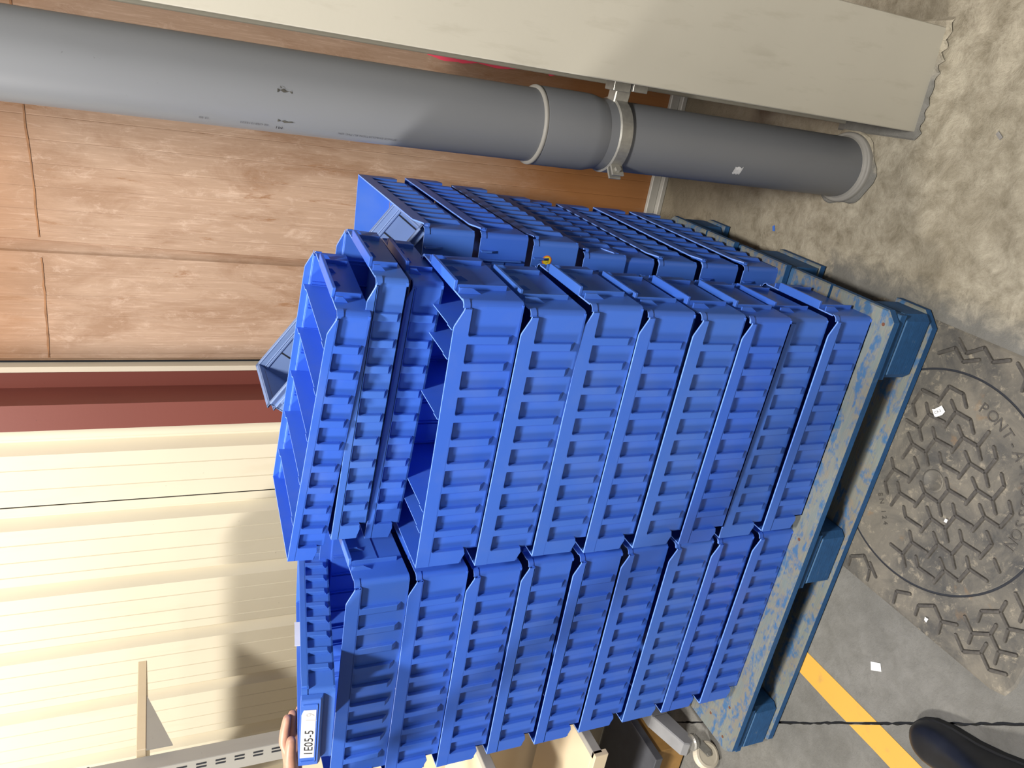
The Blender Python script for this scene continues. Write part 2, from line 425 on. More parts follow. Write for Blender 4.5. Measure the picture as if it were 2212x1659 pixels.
# cream trapezoidal sheets
def cream_prof(x_start, n, seam):
    p = []
    x = x_start
    for i in range(n):
        a = -.775 - .2325 * i          # valley start
        p += micro(x, a, YW, [] if i == 0 else [a + .122, a + .068, a + .030], .0022, .0016)
        p += [(a - .012, YW + .026), (a - .022, YW + .026), (a - .048, YW)]
        x = a - .05
    p.append((x - .1, YW)); return p
cw = struct(sheet('wall_left', cream_prof(-.690, 1, None)[:-1] + micro(-.826, -.9785, YW, [-.868, -.928], .0022, .0016)[1:], 0, 3.4, CREAM), 'cream corrugated metal sheet wall left of the red post')
pf = []
xs = -.9825
for i in range(1, 16):
    a = -.775 - .2325 * i
    pf += micro(xs, a, YW, [q for q in (a + .136, a + .080, a + .030)], .0024, .0018) + [(a - .012, YW + .026), (a - .022, YW + .026), (a - .048, YW)]
    xs = a - .05
obj('sheet_panel', sheet('tmp', pf, 0, 3.4, CREAM).data, CREAM, cw); bpy.data.objects.remove(bpy.data.objects['tmp'])
struct(obj('dark_backing', MB().box(-5, 3.5, YW + .035, YW + .12, 0, 3.4).mesh('dark_backing'), DARK), 'dark backing plate added behind the wall sheets to keep the seam gap dark')  # unseen plate added to darken the sheet gap and block light leaks
bb = MB(); bb.box(-.55, 1.6, YW - .030, YW, 0, .016, .002).box(-.55, 1.6, YW - .014, YW, .016, .045, .002)
struct(obj('baseboard_back', bb.mesh('baseboard_back'), GREYM), 'thin grey sill strip at the foot of the brown wall')

# ------------------------------------------------------------------ steel column and pipe
col = thing('steel_column', 'beige painted steel column standing right of the grey pipe', 'column', (.4175, .3205, 0), .053)
X0, X1 = -.1, .1
obj('front_flange', MB().box(X0, X1, -.100, -.088, 0, 3.2, .0015).mesh('front_flange'), BEAMM, col)
obj('back_flange', MB().box(X0, X1, .088, .100, 0, 3.2, .0015).mesh('back_flange'), BEAMM, col)
obj('web', MB().box(-.004, .004, -.088, .088, 0, 3.2).mesh('web'), BEAMM, col)
mo = MB()
def wob(t, k): return .004 * math.sin(7 * t + k) + .0025 * math.sin(17 * t + 2 * k) + .0015 * math.sin(41 * t + k)
prf = [(X0 - .016 + .232 * i / 30, -.110 + wob(i / 4.0, 1)) for i in range(31)]
mo.prism(prf + [(.114, .11), (-.114, .11)], 'z', 0, .007, .004)
obj('mortar_bed', mo.mesh('mortar_bed'), CONC, col)

PX, PY, PR = .2222, .3675, .0655
pipe = thing('drain_pipe', 'thick grey plastic drain pipe rising from the floor', 'pipe', (PX, PY, 0))
obj('lower_pipe', MB().lathe([(PR, .0), (PR, .3), (PR, .72)], n=64, cap=False).mesh('lower_pipe', True), PVC, pipe)
obj('upper_pipe', MB().lathe([(PR - .0004, .70), (PR - .0004, 1.5), (PR - .0004, 3.2)], n=64, cap=False).mesh('upper_pipe', True), PVC, pipe)
sk = obj('socket', MB().lathe([(PR + .0002, .668), (PR + .0045, .688), (PR + .0050, .70), (PR + .0050, .798), (PR + .0046, .803), (PR - .001, .8035)], n=64, cap=False).mesh('socket', True), PVC, pipe)
obj('seal_ring', MB().lathe([(PR + .0046, .800), (PR + .0058, .8018), (PR + .0050, .806), (PR - .001, .807)], n=64, cap=False).mesh('seal_ring', True), PVCC, pipe)
obj('floor_collar', MB().lathe([(PR + .011, .0), (PR + .012, .012), (PR + .0075, .018), (PR + .006, .013), (PR + .002, .022), (PR - .001, .024)], n=64, cap=False).mesh('floor_collar', True), PVCC, pipe)
mo = MB(); ring = []
for i in range(36): a = 2 * PI * i / 36; r = PR + .020 + .006 * math.sin(3 * a + 1) + .004 * math.sin(7 * a); ring.append((r * math.cos(a), r * math.sin(a)))
mo.prism(ring, 'z', 0, .006, .005); obj('mortar_ring', mo.mesh('mortar_ring'), CONC, pipe)
# white scuff on the lower pipe
def on_pipe(ang, z, r): return (r * math.cos(ang), r * math.sin(ang), z)
def pipe_patch(name, a0, a1, z0, z1, m, r=PR + .0004, n=8):
    bm = bmesh.new(); rows = []
    for j in range(6):
        z = z0 + (z1 - z0) * j / 5; ja, jb = random.uniform(-.04, .04), random.uniform(-.04, .04)
        rows.append([bm.verts.new(on_pipe(a0 + ja + (a1 - a0 + jb - ja) * i / n, z, r)) for i in range(n + 1)])
    for a, b in zip(rows, rows[1:]):
        for i in range(n): bm.faces.new((a[i], a[i + 1], b[i + 1], b[i]))
    me = bpy.data.meshes.new(name); bm.to_mesh(me); bm.free(); return obj(name, me, m, pipe)
SCUFF = simple('white_scuff', (.55, .55, .55), .7, var=.3, nscale=90)
DIRT = simple('grey_brown_smear', (.045, .042, .034), .8, var=.4, nscale=90)
def ang_at(fr):  # fr -1 (left silhouette) .. 1 (right silhouette), as seen from the camera side
    v = math.atan2(-.998 - PY, .339 - PX); return v - math.asin(max(-1, min(1, -fr))) * -1
CAMA = math.atan2(-.998 - PY, .339 - PX)
def face(fr): return CAMA + math.asin(fr)   # fr>0 turns towards +x (right)
pipe_patch('scuff', face(-.62), face(-.40), .342, .362, SCUFF)
pipe_patch('smear', face(-.02), face(.03), 1.244, 1.266, DIRT, n=3)
pipe_patch('smear', face(.08), face(.11), 1.255, 1.262, DIRT, n=3)
pipe_patch('smear', face(-.70), face(-.66), 1.236, 1.262, DIRT, n=3)
# printed line on the upper pipe, reading upwards
def pipe_print(s, z, fr, size, m):
    me = text_mesh(s, size)
    for v in me.vertices:
        x, y = v.co.x, v.co.y
        a = face(fr) - y / PR       # letter tops towards the left
        v.co = Vector(on_pipe(a, z + x, PR + .0003))
    return obj('printed_text', me, m, pipe)
PRN = simple('print_grey', (.09, .09, .10), .6)
pipe_print('SPINCE EVACUATION EU PVC DN', 1.066, -.80, .0065, PRN)
pipe_print('M1', 1.252, -.82, .0095, INK)
pipe_print('00 USB1212223', 1.275, -.80, .0065, PRN)
pipe_print('12 50', 1.362, -.80, .0065, PRN)
# clamp
cl = thing('pipe_clamp', 'grey metal clamp ring holding the drain pipe to the column', 'pipe clamp', (PX, PY, .635))
obj('band', MB().lathe([(PR + .0006, -.014), (PR + .0045, -.012), (PR + .0045, .012), (PR + .0006, .014)], n=64, cap=False).mesh('band'), STEEL, cl)
a = face(-.80); ca, sa = math.cos(a), math.sin(a)
for dd in (-.0075, .0045):
    e = MB(); e.box(PR + .002, PR + .026, dd - .001, dd + .0035, -.013, .013, .0008); o = obj('ear', e.mesh('ear'), STEEL, cl); o.rotation_euler = (0, 0, a)
e = MB(); e.tube((PR + .014, -.013, 0), (PR + .014, .012, 0), .0035, 8).tube((PR + .014, .008, 0), (PR + .014, .0125, 0), .0065, 6)
o = obj('bolt', e.mesh('bolt'), STEEL, cl); o.rotation_euler = (0, 0, a)
e = MB(); e.box(PR - .002, PR + .030, -.014, .014, -.016, .016, .002); o = obj('foot_block', e.mesh('foot_block'), STEEL, cl); o.rotation_euler = (0, 0, -.12)
e = MB(); e.box(.086, .126, -.052, -.010, -.034, -.002, .001).box(.083, .122, -.047, -.013, .0, .036, .001)
obj('strut_channel', e.mesh('strut_channel'), STEEL, cl)

# ------------------------------------------------------------------ manhole
MX, MY, MR = -.3175, -.1165, .2275
fr = thing('manhole_surround', 'square dirty cast iron surround set in the floor around the round cover', 'manhole surround', (MX, MY, 0))
FH = .3025
def rrect(h, r, n=5):
    p = []
    for cx, cy, a0 in ((h - r, h - r, 0), (-h + r, h - r, PI / 2), (-h + r, -h + r, PI), (h - r, -h + r, 1.5 * PI)):
        for i in range(n + 1): a = a0 + PI / 2 * i / n; p.append((cx + r * math.cos(a), cy + r * math.sin(a)))
    return p
bm = bmesh.new(); nn = 96
outer = rrect(FH, .03, 5)
def ray_sq(a):
    d = Vector((math.cos(a), math.sin(a))); best = None
    for i in range(len(outer)):
        p, q = Vector(outer[i]), Vector(outer[(i + 1) % len(outer)]); e = q - p
        den = d.x * e.y - d.y * e.x
        if abs(den) < 1e-9: continue
        t = (p.x * e.y - p.y * e.x) / den; u = (p.x * d.y - p.y * d.x) / den
        if t > 0 and -1e-6 <= u <= 1 + 1e-6: best = t if best is None else min(best, t)
    return d * best
ZT = .0018
rows = []
for r_, z_ in ((MR + .0045, .0004), (MR + .0045, ZT - .0004), (MR + .0052, ZT), (MR + .013, ZT)):
    rows.append([bm.verts.new((r_ * math.cos(2 * PI * i / nn), r_ * math.sin(2 * PI * i / nn), z_)) for i in range(nn)])
sq = [ray_sq(2 * PI * i / nn) for i in range(nn)]
rows.append([bm.verts.new((q.x * .985, q.y * .985, ZT)) for q in sq])
rows.append([bm.verts.new((q.x, q.y, .0003)) for q in sq])
for a_, b_ in zip(rows, rows[1:]):
    for i in range(nn): bm.faces.new((a_[i], a_[(i + 1) % nn], b_[(i + 1) % nn], b_[i]))
me = bpy.data.meshes.new('frame_plate'); bm.to_mesh(me); bm.free(); obj('frame_plate', me, IRON, fr)
obj('seat_ring', MB().lathe([(MR + .006, .0002), (MR - .004, .0002), (MR - .004, .0006), (MR + .006, .0006)], n=72, cap=False).mesh('seat_ring'), DARK, fr)
cv = thing('manhole_cover', 'round cast iron manhole cover with raised star-shaped treads', 'manhole cover', (MX, MY, 0))
obj('disc', MB().lathe([(MR, .0004), (MR, ZT - .0003), (MR - .0012, ZT), (MR - .012, ZT), (.0005, ZT)], n=96, cap=False).mesh('disc'), IRON, cv)
kn = MB(); kn.lathe([(.024, ZT - .0002), (.0235, ZT + .0014), (.0195, ZT + .0016), (.0180, ZT + .0002), (.0005, ZT + .0001)], n=32, cap=False)
obj('keyhole_boss', kn.mesh('keyhole_boss', True), IRON, cv)
U1 = Vector((-.0395, -.0338)); U2 = Vector((.0665, -.0930))
chain = [((0, 0), (.001, .034)), ((0, 0), (.036, -.008)), ((0, 0), (-.021, -.016)), ((.001, .034), (.017, .052)), ((.001, .034), (-.038, .043)),
         ((.036, -.008), (.054, .006)), ((.036, -.008), (.037, -.047))]
B0 = Vector((-.352 - MX, -.145 - MY))
def put_bars(parent, bars, wd=.0088, h=.0030):
    for p0, p1 in bars:
        c = (Vector(p0) + Vector(p1)) / 2; L = (Vector(p1) - Vector(p0)).length; d = Vector(p1) - Vector(p0)
        key = ('bar', round(L, 3), wd)
        if key not in MESHC:
            MESHC[key] = MB().bar((-L / 2, 0), (L / 2, 0), wd, 0, h).mesh('tread_bar')
        o = obj('tread_bar', MESHC[key], IRONB, parent, (c.x, c.y, ZT - .0002)); o.rotation_euler = (0, 0, math.atan2(d.y, d.x))
MESHC = {}
bars = []
for i in range(-9, 10):
    for j in range(-4, 5):
        o = B0 + U1 * i + U2 * j
        for p0, p1 in chain:
            a, b = o + Vector(p0), o + Vector(p1)
            if a.length > MR - .014 or b.length > MR - .014: continue
            if min(a.length, b.length) < .027: continue
            bad = False
            for q in (a, b, (a + b) / 2):
                an = math.degrees(math.atan2(q.y, q.x))
                if q.length > .168 and -112 < an < -4: bad = True
                if 128 < an < 168 and q.length > .125: bad = True
                if q.y > .112: bad = True                      # hidden under the pallet
            if not bad: bars.append((a, b))
put_bars(cv, bars)
def arc_text(s, r, a_start, size, pitch, parent, outward=True):
    a = a_start
    for ch in s:
        if ch != ' ':
            me = text_mesh(ch, size, .0006); ws = [v.co.x for v in me.vertices]; cx = (min(ws) + max(ws)) / 2
            me.transform(Matrix.Translation((-cx, 0, 0)))
            o = obj('raised_letter', me, IRONB, parent, (r * math.cos(a), r * math.sin(a), ZT + .0006)); o.rotation_euler = (0, 0, a - PI / 2)
        a -= pitch / r
arc_text('PONT-A-MOUSSON', .176, math.radians(-11), .030, .0205, cv)
dv = Vector((-.81, -.58)); q0 = Vector((-.094, .103))
for k_, ch in enumerate('EN 124'):
    if ch == ' ': continue
    q = q0 + dv * .0125 * k_
    o = obj('raised_letter', text_mesh(ch, .016, .0005), IRONB, cv, (q.x, q.y, ZT + .0005)); o.rotation_euler = (0, 0, math.atan2(dv.y, dv.x))
T = [((0, 0), (.024, -.030)), ((0, 0), (.020, .026)), ((0, 0), (-.023, -.002)), ((.024, -.030), (.048, -.031)), ((.024, -.030), (.005, -.055)), ((.005, -.055), (.022, -.085)), ((.005, -.055), (-.022, -.059))]
fb = []
starts = [(-.574, -.195), (-.592, -.311), (-.546, -.311), (-.494, -.308), (-.44, -.372), (-.586, -.085), (-.36, -.388), (-.30, -.392), (-.23, -.372), (-.165, -.350), (-.115, -.318), (-.06, -.29), (-.05, -.20), (-.052, -.075), (-.075, -.02), (-.09, -.37), (-.585, -.01)]
for sx, sy in starts:
    for p0, p1 in T:
        a = Vector((sx + p0[0] - MX, sy + p0[1] - MY)); b = Vector((sx + p1[0] - MX, sy + p1[1] - MY)); ok = True
        for q in (a, b, (a + b) / 2):
            if q.length < MR + .020 or abs(q.x) > FH - .012 or abs(q.y) > FH - .012 or q.y > .11: ok = False
        for a2, b2 in fb:
            if ((a + b) / 2 - (a2 + b2) / 2).length < .012: ok = False
        if ok: fb.append((a, b))
put_bars(fr, fb)

# ------------------------------------------------------------------ pallet
ZP = .0024; ZD = .1375
pal = thing('pallet', 'worn blue wooden pallet carrying the stacks of bins', 'pallet', (0, 0, ZP))
def plank(name, x0, x1, y0, y1, z0, z1, m, ch=0.0, corners='', bev=.003):
    p = [(x0, y0), (x1, y0), (x1, y1), (x0, y1)]
    if ch:
        q = []
        for tagc, (x, y), s in (('a', p[0], (1, 1)), ('b', p[1], (-1, 1)), ('c', p[2], (-1, -1)), ('d', p[3], (1, -1))):
            if tagc in corners:
                A = (x, y + s[1] * ch); B = (x + s[0] * ch, y)
                q += [A, B] if tagc in 'ac' else [B, A]
            else: q.append((x, y))
        p = q
    bm = MB(); bm.prism(p, 'z', z0, z1, bev); return obj(name, bm.mesh(name), m, pal)
T0, T1 = ZD - ZP - .021, ZD - ZP
plank('deck_board', -1.2, 0, 0, .172, T0, T1, PDECK, .020, 'ab')
plank('deck_board', -1.2, 0, .179, .290, T0, T1, PDECK)
plank('deck_board', -1.2, 0, .318, .482, T0, T1, PDECK)
plank('deck_board', -1.2, 0, .510, .621, T0, T1, PDECK)
plank('deck_board', -1.2, 0, .628, .800, T0, T1, PDECK, .020, 'cd')
for x0, x1 in ((-.145, -.006), (-.6725, -.5275), (-1.194, -1.055)):
    plank('stringer_board', x0, x1, .006, .794, T0 - .021, T0, PSIDE)
    for y0, y1 in ((.006, .106), (.3275, .4725), (.694, .794)):
        plank('block', x0, x1, y0, y1, .021, T0 - .021, PSIDE, .012 if y0 != .3275 else 0, 'abcd', .004)
plank('bottom_board', -1.2, 0, 0, .105, 0, .021, PDECK, .030, 'ab')
plank('bottom_board', -1.2, 0, .3275, .4725, 0, .021, PDECK)
plank('bottom_board', -1.2, 0, .695, .800, 0, .021, PDECK, .030, 'cd')
NAIL = simple('rusty_nail', (.16, .06, .03), .6, .3)
for x, y in ((-.03, .02), (-.10, .07), (-.55, .03), (-.65, .08), (-1.08, .05), (-1.15, .10), (-1.17, .04)):
    obj('nail', MB().lathe([(.004, T1 - .001), (.0035, T1 + .0006)], n=10).mesh('nail'), NAIL, pal, (x, y, 0))

# ------------------------------------------------------------------ storage bins
def comb(L, H, dip, kx, npan, flange=True):
    s = L / .5; zb = H * .775; zr = H * .17; inset_f = L - .0145 * s
    xs = [.030 * s + .0457 * s * i for i in range(npan)]; pw = .0325 * s; c = .0035
    band = [(0, H), (kx, H), (kx + .004, H - dip * .08), (kx + .027 * s, H - dip * .90), (kx + .032 * s, H - dip), (inset_f, H - dip), (inset_f, zb + .001), (0, zb + .001)]
    p = [(0, zb + .0035), (inset_f, zb + .0035), (inset_f, zb)]
    for i in range(npan - 1, -1, -1):
        x0 = xs[i]; x1 = inset_f if i == npan - 1 else x0 + pw
        if i != npan - 1: p += [(x1, zr), (x1, zb - c), (x1 - c, zb)] if False else [(x1, zr), (x1, zb - .0005), (x1 - .0005, zb)]
        p += [(x0 + c, zb), (x0 + c * .3, zb - c * .3), (x0, zb - c)]
        if i > 0: p += [(x0, zr)]
    p += [(xs[0], H * .24), (.020 * s, H * .215), (0, H * .285)]
    return p, xs, pw, zr, band, zb
def bin_body(L, W, H, dip, kx, npan=10, yi=.0078):
    s = L / .5; t = .0024; b = MB()
    xb, xf = .026 * s, L - .0055
    b.box(xb, xf - .004, yi, W - yi, 0, .003)
    p, xs, pw, zr, band, zb = comb(L, H, dip, kx, npan)
    outline = [(xb, 0), (xf - .010, 0), (xf - .010, zb + .002), (.001, zb + .002), (.001, .285 * H), (xb, .22 * H)]
    b.prism(outline, 'y', yi, yi + t); b.prism(outline, 'y', W - yi - t, W - yi)
    for y0, y1 in ((0, yi + .0004), (W, W - yi - .0004)):
        b.prism(p, 'y', min(y0, y1), max(y0, y1), .0011)
        yb_ = .0030 if y0 == 0 else W - .0030; b.prism(band, 'y', min(y0, yb_), max(y0, yb_), .0005)
        sg = 1 if y0 == 0 else -1
        for i in range(1, npan):      # sloped foot of each rib
            x1, x0 = xs[i], xs[i - 1] + pw
            A = [(y0 + sg * .0004, zr + .0003), (y0 + sg * yi, zr + .0003), (y0 + sg * yi, zr - .075 * H)]
            b.prism(A, 'x', x0 + .0002, x1 - .0002)
    # back: flange wall, ledge and lower wall
    b.box(0, t, .0005, W - .0005, .285 * H, H); b.box(0, xb, .002, W - .002, .25 * H, .25 * H + t); b.box(xb, xb + t, yi, W - yi, 0, .26 * H)
    # front wall with rounded corners
    R_ = .010; path = []; zt = H - dip
    for i in range(7): a = -PI / 2 + PI / 2 * i / 6; path.append((xf - R_ + R_ * math.cos(a), yi + R_ + R_ * math.sin(a)))
    path += [(x, W - y) for x, y in path[::-1]]
    def off(pt, d):
        x, y = pt; cy = min(max(y, yi + R_), W - yi - R_); cx = xf - R_
        v = Vector((x - cx, y - cy)); l = v.length
        return (x - v.x / l * d, y - v.y / l * d) if l > 1e-6 else (x - d, y)
    inn = [off(q, t) for q in path]
    poly = path + inn[::-1]
    b.prism(poly, 'z', 0, zt, 0)
    # thickened rim corner
    rim = [off(q, -.0016) for q in path[:7]] + [off(q, t) for q in path[:7]][::-1]; b.prism(rim, 'z', zt - .010, zt)
    rim = [off(q, -.0016) for q in path[7:]] + [off(q, t) for q in path[7:]][::-1]; b.prism(rim, 'z', zt - .010, zt)
    # inner guides for dividers
    for i in range(npan):
        x = xs[i] + pw + .003 * s
        if x > kx - .01: continue
        for dx in (0, .006):
            b.box(x + dx, x + dx + .0014, yi + t - .0003, yi + t + .0042, .003, zb)
            b.box(x + dx, x + dx + .0014, W - yi - t - .0042, W - yi - t + .0003, .003, zb)
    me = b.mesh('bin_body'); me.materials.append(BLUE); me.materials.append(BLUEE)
    for p_ in me.polygons:      # rim tops painted lighter: a highlight put into the colour, plus scuffing
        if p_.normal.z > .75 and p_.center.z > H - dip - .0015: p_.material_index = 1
    return me
def front_lip(L, W, H, dip):
    b = MB(); x = L - .0058; c = W / 2; zt = H - dip; hw = .060
    b.box(x - .002, x + .0155, c - hw, c + hw, zt - .0045, zt + .0012, .0008)
    for y in (c - hw + .0005, c + hw - .0035): b.box(x - .001, x + .0085, y, y + .003, .10 * H, zt - .003, .0006)
    for y in (c - .024, c + .021, c - hw - .0165, c + hw + .0135):
        A = [(x - .0005, zt - .002), (x + .0095, zt - .002), (x + .0095, zt - .20 * H), (x + .0005, zt - .34 * H), (x - .0005, zt - .34 * H)]
        b.prism(A, 'y', y, y + .003)
    b.box(x - .0005, x + .0022, c - hw + .004, c + hw - .004, .40 * H, zt - .004)
    return b.mesh('front_lip')
def divider_mesh(W, H, yi=.0078):
    t = yi + .0028; b = MB()
    b.prism([(t, .004), (W - t, .004), (W - t, H - .0008), (W - t - .02, H - .0008), (W - t - .022, H - .0025), (t + .022, H - .0025), (t + .02, H - .0008), (t, H - .0008)], 'x', 0, .0016)
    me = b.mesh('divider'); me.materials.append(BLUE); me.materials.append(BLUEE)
    for p_ in me.polygons:  # upward divider edges get the painted highlight blue too
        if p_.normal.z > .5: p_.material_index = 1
    return me
BW, BH, SH = .234, .1125, .0625
ME = {'big': bin_body(.5, BW, BH, .0135, .455), 'shallow': bin_body(.5, BW, SH, .0115, .459)}
LIP = {'big': front_lip(.5, BW, BH, .0135), 'shallow': front_lip(.5, BW, SH, .0115)}
DIV = {'big': divider_mesh(BW, BH), 'shallow': divider_mesh(BW, SH)}
for d_ in (LIP,):
    for q in d_.values(): q.materials.append(BLUE)
HH = {'big': BH, 'shallow': SH}
def make_bin(kind, label, tip, yaw, side=0, pitch=0.0, roll=0.0, dividers=(), group=None, H=None):
    # tip: world place of the back rim corner on the side that faces the viewer (side 0: local y=0, side 1: local y=W)
    h = HH[kind]
    R = Matrix.Rotation(yaw, 4, 'Z') @ Matrix.Rotation(pitch, 4, 'Y') @ Matrix.Rotation(roll, 4, 'X')
    loc = Vector(tip) - R.to_3x3() @ Vector((0, BW if side else 0, h))
    t = thing('storage_bin', label, 'storage bin', group=group); t.matrix_world = Matrix.Translation(loc) @ R
    obj('body', ME[kind], None, t); obj('front_lip', LIP[kind], None, t)
    for x in dividers: obj('divider', DIV[kind], None, t, (x, 0, 0))
    return t
ORD = ['bottom', 'second', 'third', 'fourth', 'fifth', 'sixth', 'seventh', 'eighth', 'ninth']
def rank(i, n):
    if i == 0: return 'lowest blue bin, resting on the pallet,'
    if i == n - 1: return 'uppermost deep blue bin'
    return ORD[i] + ' blue bin from the bottom'
# front right stack, from the bottom up: tip x, tip y, yaw
FR = [(-.521, .037, .006), (-.527, .040, .006), (-.522, .031, -.016), (-.517, .031, -.021), (-.514, .031, -.021), (-.505, .029, -.024), (-.512, .031, -.048), (-.500, .029, -.047)]
for i, (x, y, a) in enumerate(FR):
    nm = rank(i, 8) + ' in the front right stack'
    dv = (.447, .398, .292, .112, .068) if i == 7 else ()
    if i == 7: nm = 'deep blue bin with dividers directly under the three shallow bins'
    make_bin('big', nm, (x, y, ZD + BH * (i + 1) + .0004 * i), a, dividers=dv, group='deep bins in the front right stack')
FLK = [(-1.034, .045, -.004), (-1.035, .046, -.005), (-1.031, .042, .001), (-1.036, .046, .006), (-1.037, .043, .007), (-1.035, .045, .007), (-1.040, .046, .001), (-1.030, .044, .000), (-1.026, .040, .0)]
for i, (x, y, a) in enumerate(FLK):
    nm = rank(i, 9) + ' in the front left stack'
    if i == 8: nm = 'deep open blue bin topping the front left stack under the labelled bin'
    make_bin('big', nm, (x, y, ZD + BH * (i + 1) + .0004 * i), a, group='deep bins in the front left stack')
BK = [(-.006, .330, .25, -.004, 0), (-.006, .335, .3625, 0, 0), (-.007, .338, .475, .002, 0), (-.005, .338, .5875, .007, 0), (.001, .334, .663, .006, .02), (.019, .338, .7785, -.006, .012), (.028, .336, .8925, -.010, 0), (.030, .333, 1.0065, -.017, 0)]
for i, (x, y, z, a, pt) in enumerate(BK):
    nm = rank(i, 8) + ' in the stack at the back by the wall'
    if i == 5: nm = 'blue bin with a round yellow sticker in the back stack'
    if i == 7: nm = 'uppermost blue bin of the back stack, holding the leaning grey bin'
    # yaw a: the back end drifts to +x; front looks at the viewer
    yaw = -PI / 2 - a
    tipw = (x + .5 * math.sin(a), y + .5 * math.cos(a), z - .5 * math.sin(pt))
    b = make_bin('big', nm, tipw, yaw, side=1, pitch=-pt, group='deep bins in the back stack')
    def disc(name, r, yl, zl, m, dx=0.0, parent=b):
        e = MB(); e.lathe([(r, 0), (r, .0005)], n=28); me = e.mesh(name); me.transform(Matrix.Rotation(PI / 2, 4, 'Y')); return obj(name, me, m, parent, (.4945 + dx, yl, zl))
    if i == 5:
        k = disc('sticker', .0105, BW - .046, .066, STICKO); disc('sticker_centre', .0085, 0, 0, STICKY, 0, k).location = (.0004, 0, 0)
        me = text_mesh('L7', .007); o = obj('sticker_mark', me, INK, k, (.0012, .0, .0)); o.matrix_local = Matrix(((0, 0, 1, .0014), (1, 0, 0, -.004), (0, 1, 0, -.003), (0, 0, 0, 1)))
    if i == 3: disc('sticker', .0045, BW - .042, .074, simple('faded_yellow_sticker', (.35, .33, .10), .6))
    if i == 1:
        k = disc('sticker', .0115, BW - .068, .078, STICKY); o = disc('sticker_centre', .0075, 0, 0, STICKG, 0, k); o.location = (.0004, .002, 0)
# three shallow bins on the right stack
SB = [(-.503, .133, -.050, 1.106, .040, -.007), (-.491, .122, -.090, 1.169, .031, .007), (-.535, .132, -.146, 1.240, .057, -.011)]
SL = ['lowest of the three shallow blue bins on the front right stack', 'middle shallow blue bin on the front right stack', 'topmost shallow blue bin, turned askew, with dividers showing']
SD = [(), (), (.43, .345, .255, .165, .075)]
for (x, y, a, z, pt, rl), nm, dv in zip(SB, SL, SD):
    make_bin('shallow', nm, (x, y, z), a, pitch=pt, roll=rl, dividers=dv, group='shallow bins on the front right stack')

# labelled shallow bin, held up on the front left stack
LBL, LBW, LBH = .4, .187, .0556
Rl = Matrix(((-0.061, 0.998, -0.024), (-0.989, -0.058, 0.138), (0.136, 0.032, 0.990))).to_quaternion().to_matrix()
lb = thing('storage_bin', 'shallow blue bin with a handwritten white label, held by a hand', 'storage bin')
lb.matrix_world = Matrix.Translation(Vector((-.7415, .1545, 1.2075)) - Rl @ Vector((LBL / 2, LBW / 2, LBH))) @ Rl.to_4x4()
obj('body', bin_body(LBL, LBW, LBH, .0006, .360), None, lb)
x = LBL - .0057; hb = MB()
pr = [(x, LBH), (x + .0125, LBH), (x + .0125, LBH * .43), (x + .008, LBH * .36), (x, LBH * .32)]
hb.prism(pr, 'y', .012, LBW - .012, .0015)
lh = obj('label_holder', hb.mesh('label_holder'), BLUE, lb)
rc = MB(); xx_ = x + .0126
for y0, y1, z0, z1 in ((.022, LBW - .022, LBH * .50, LBH * .53), (.022, .025, LBH * .5, LBH * .94), (LBW - .025, LBW - .022, LBH * .5, LBH * .94)): rc.box(xx_ - .001, xx_ + .0012, y0, y1, z0, z1, .0004)
obj('holder_edge', rc.mesh('holder_edge'), BLUE, lh)
cd = MB(); cd.prism([(.033, LBH * .545), (LBW - .036, LBH * .545), (LBW - .035, LBH * .90), (LBW - .046, LBH * .965), (.034, LBH * .965)], 'x', xx_, xx_ + .0006)
lc = obj('paper_label', cd.mesh('paper_label'), WHITEP, lh); lc['label'] = 'white paper label reading 1E05-5'
def label_text(s, y0, size, m, sx=1.0):
    me = text_mesh(s, size, shear=.12, sx=sx)
    # local: reading direction +y, up +z, facing +x
    me.transform(Matrix(((0, 0, 1, xx_ + .0009), (1, 0, 0, y0), (0, 1, 0, LBH * .60), (0, 0, 0, 1))))
    return obj('handwriting', me, m, lc)
label_text('1E05-5', .038, .0205, INK, 1.12)
label_text('| 9', .124, .0195, FAINT)
for y0, xa, xb2 in ((.0125, .07, .135),):
    obj('paper_card', MB().box(xa, xb2, y0, y0 + .0008, .012, LBH + .004).mesh('paper_card'), WHITEP, lb)

# grey bin leaning in the uppermost back bin
GL, GW, GH = .458, .20, .112; th = math.radians(35.6)
gb = thing('storage_bin', 'slate grey plastic bin leaning diagonally behind the shallow blue bins', 'storage bin')
ax = Vector((math.cos(th), 0, -math.sin(th))); nz = Vector((math.sin(th), 0, math.cos(th))); ay = nz.cross(ax)
Rg = Matrix((ax, ay, nz)).transposed()
gb.matrix_world = Matrix.Translation(Vector((-.352, .372, 1.253)) - Rg @ Vector((0, 0, GH))) @ Rg.to_4x4()
g = MB(); t = .003
g.box(.012, GL - .012, .01, GW - .01, 0, t)
for y0, y1 in ((.006, .006 + t), (GW - .006 - t, GW - .006)): g.box(.008, GL - .008, y0, y1, 0, GH)
for x0, x1 in ((.006, .006 + t), (GL - .006 - t, GL - .006)): g.box(x0, x1, .006, GW - .006, 0, GH)
obj('body', g.mesh('body'), GREYB, gb)
r = MB()
for z0, z1, o_ in ((GH - .003, GH, 0), (GH - .016, GH - .0135, .001)):
    r.box(o_, GL - o_, o_, .010, z0, z1, .0006).box(o_, GL - o_, GW - .010, GW - o_, z0, z1, .0006).box(o_, .010, o_, GW - o_, z0, z1, .0006).box(GL - .010, GL - o_, o_, GW - o_, z0, z1, .0006)
obj('rim', r.mesh('rim'), GREYB, gb)
obj('inner_ledge', MB().box(.01, GL - .01, GW - .0115, GW - .009, GH - .021, GH - .0165, .0006).mesh('inner_ledge'), GREYB, gb)
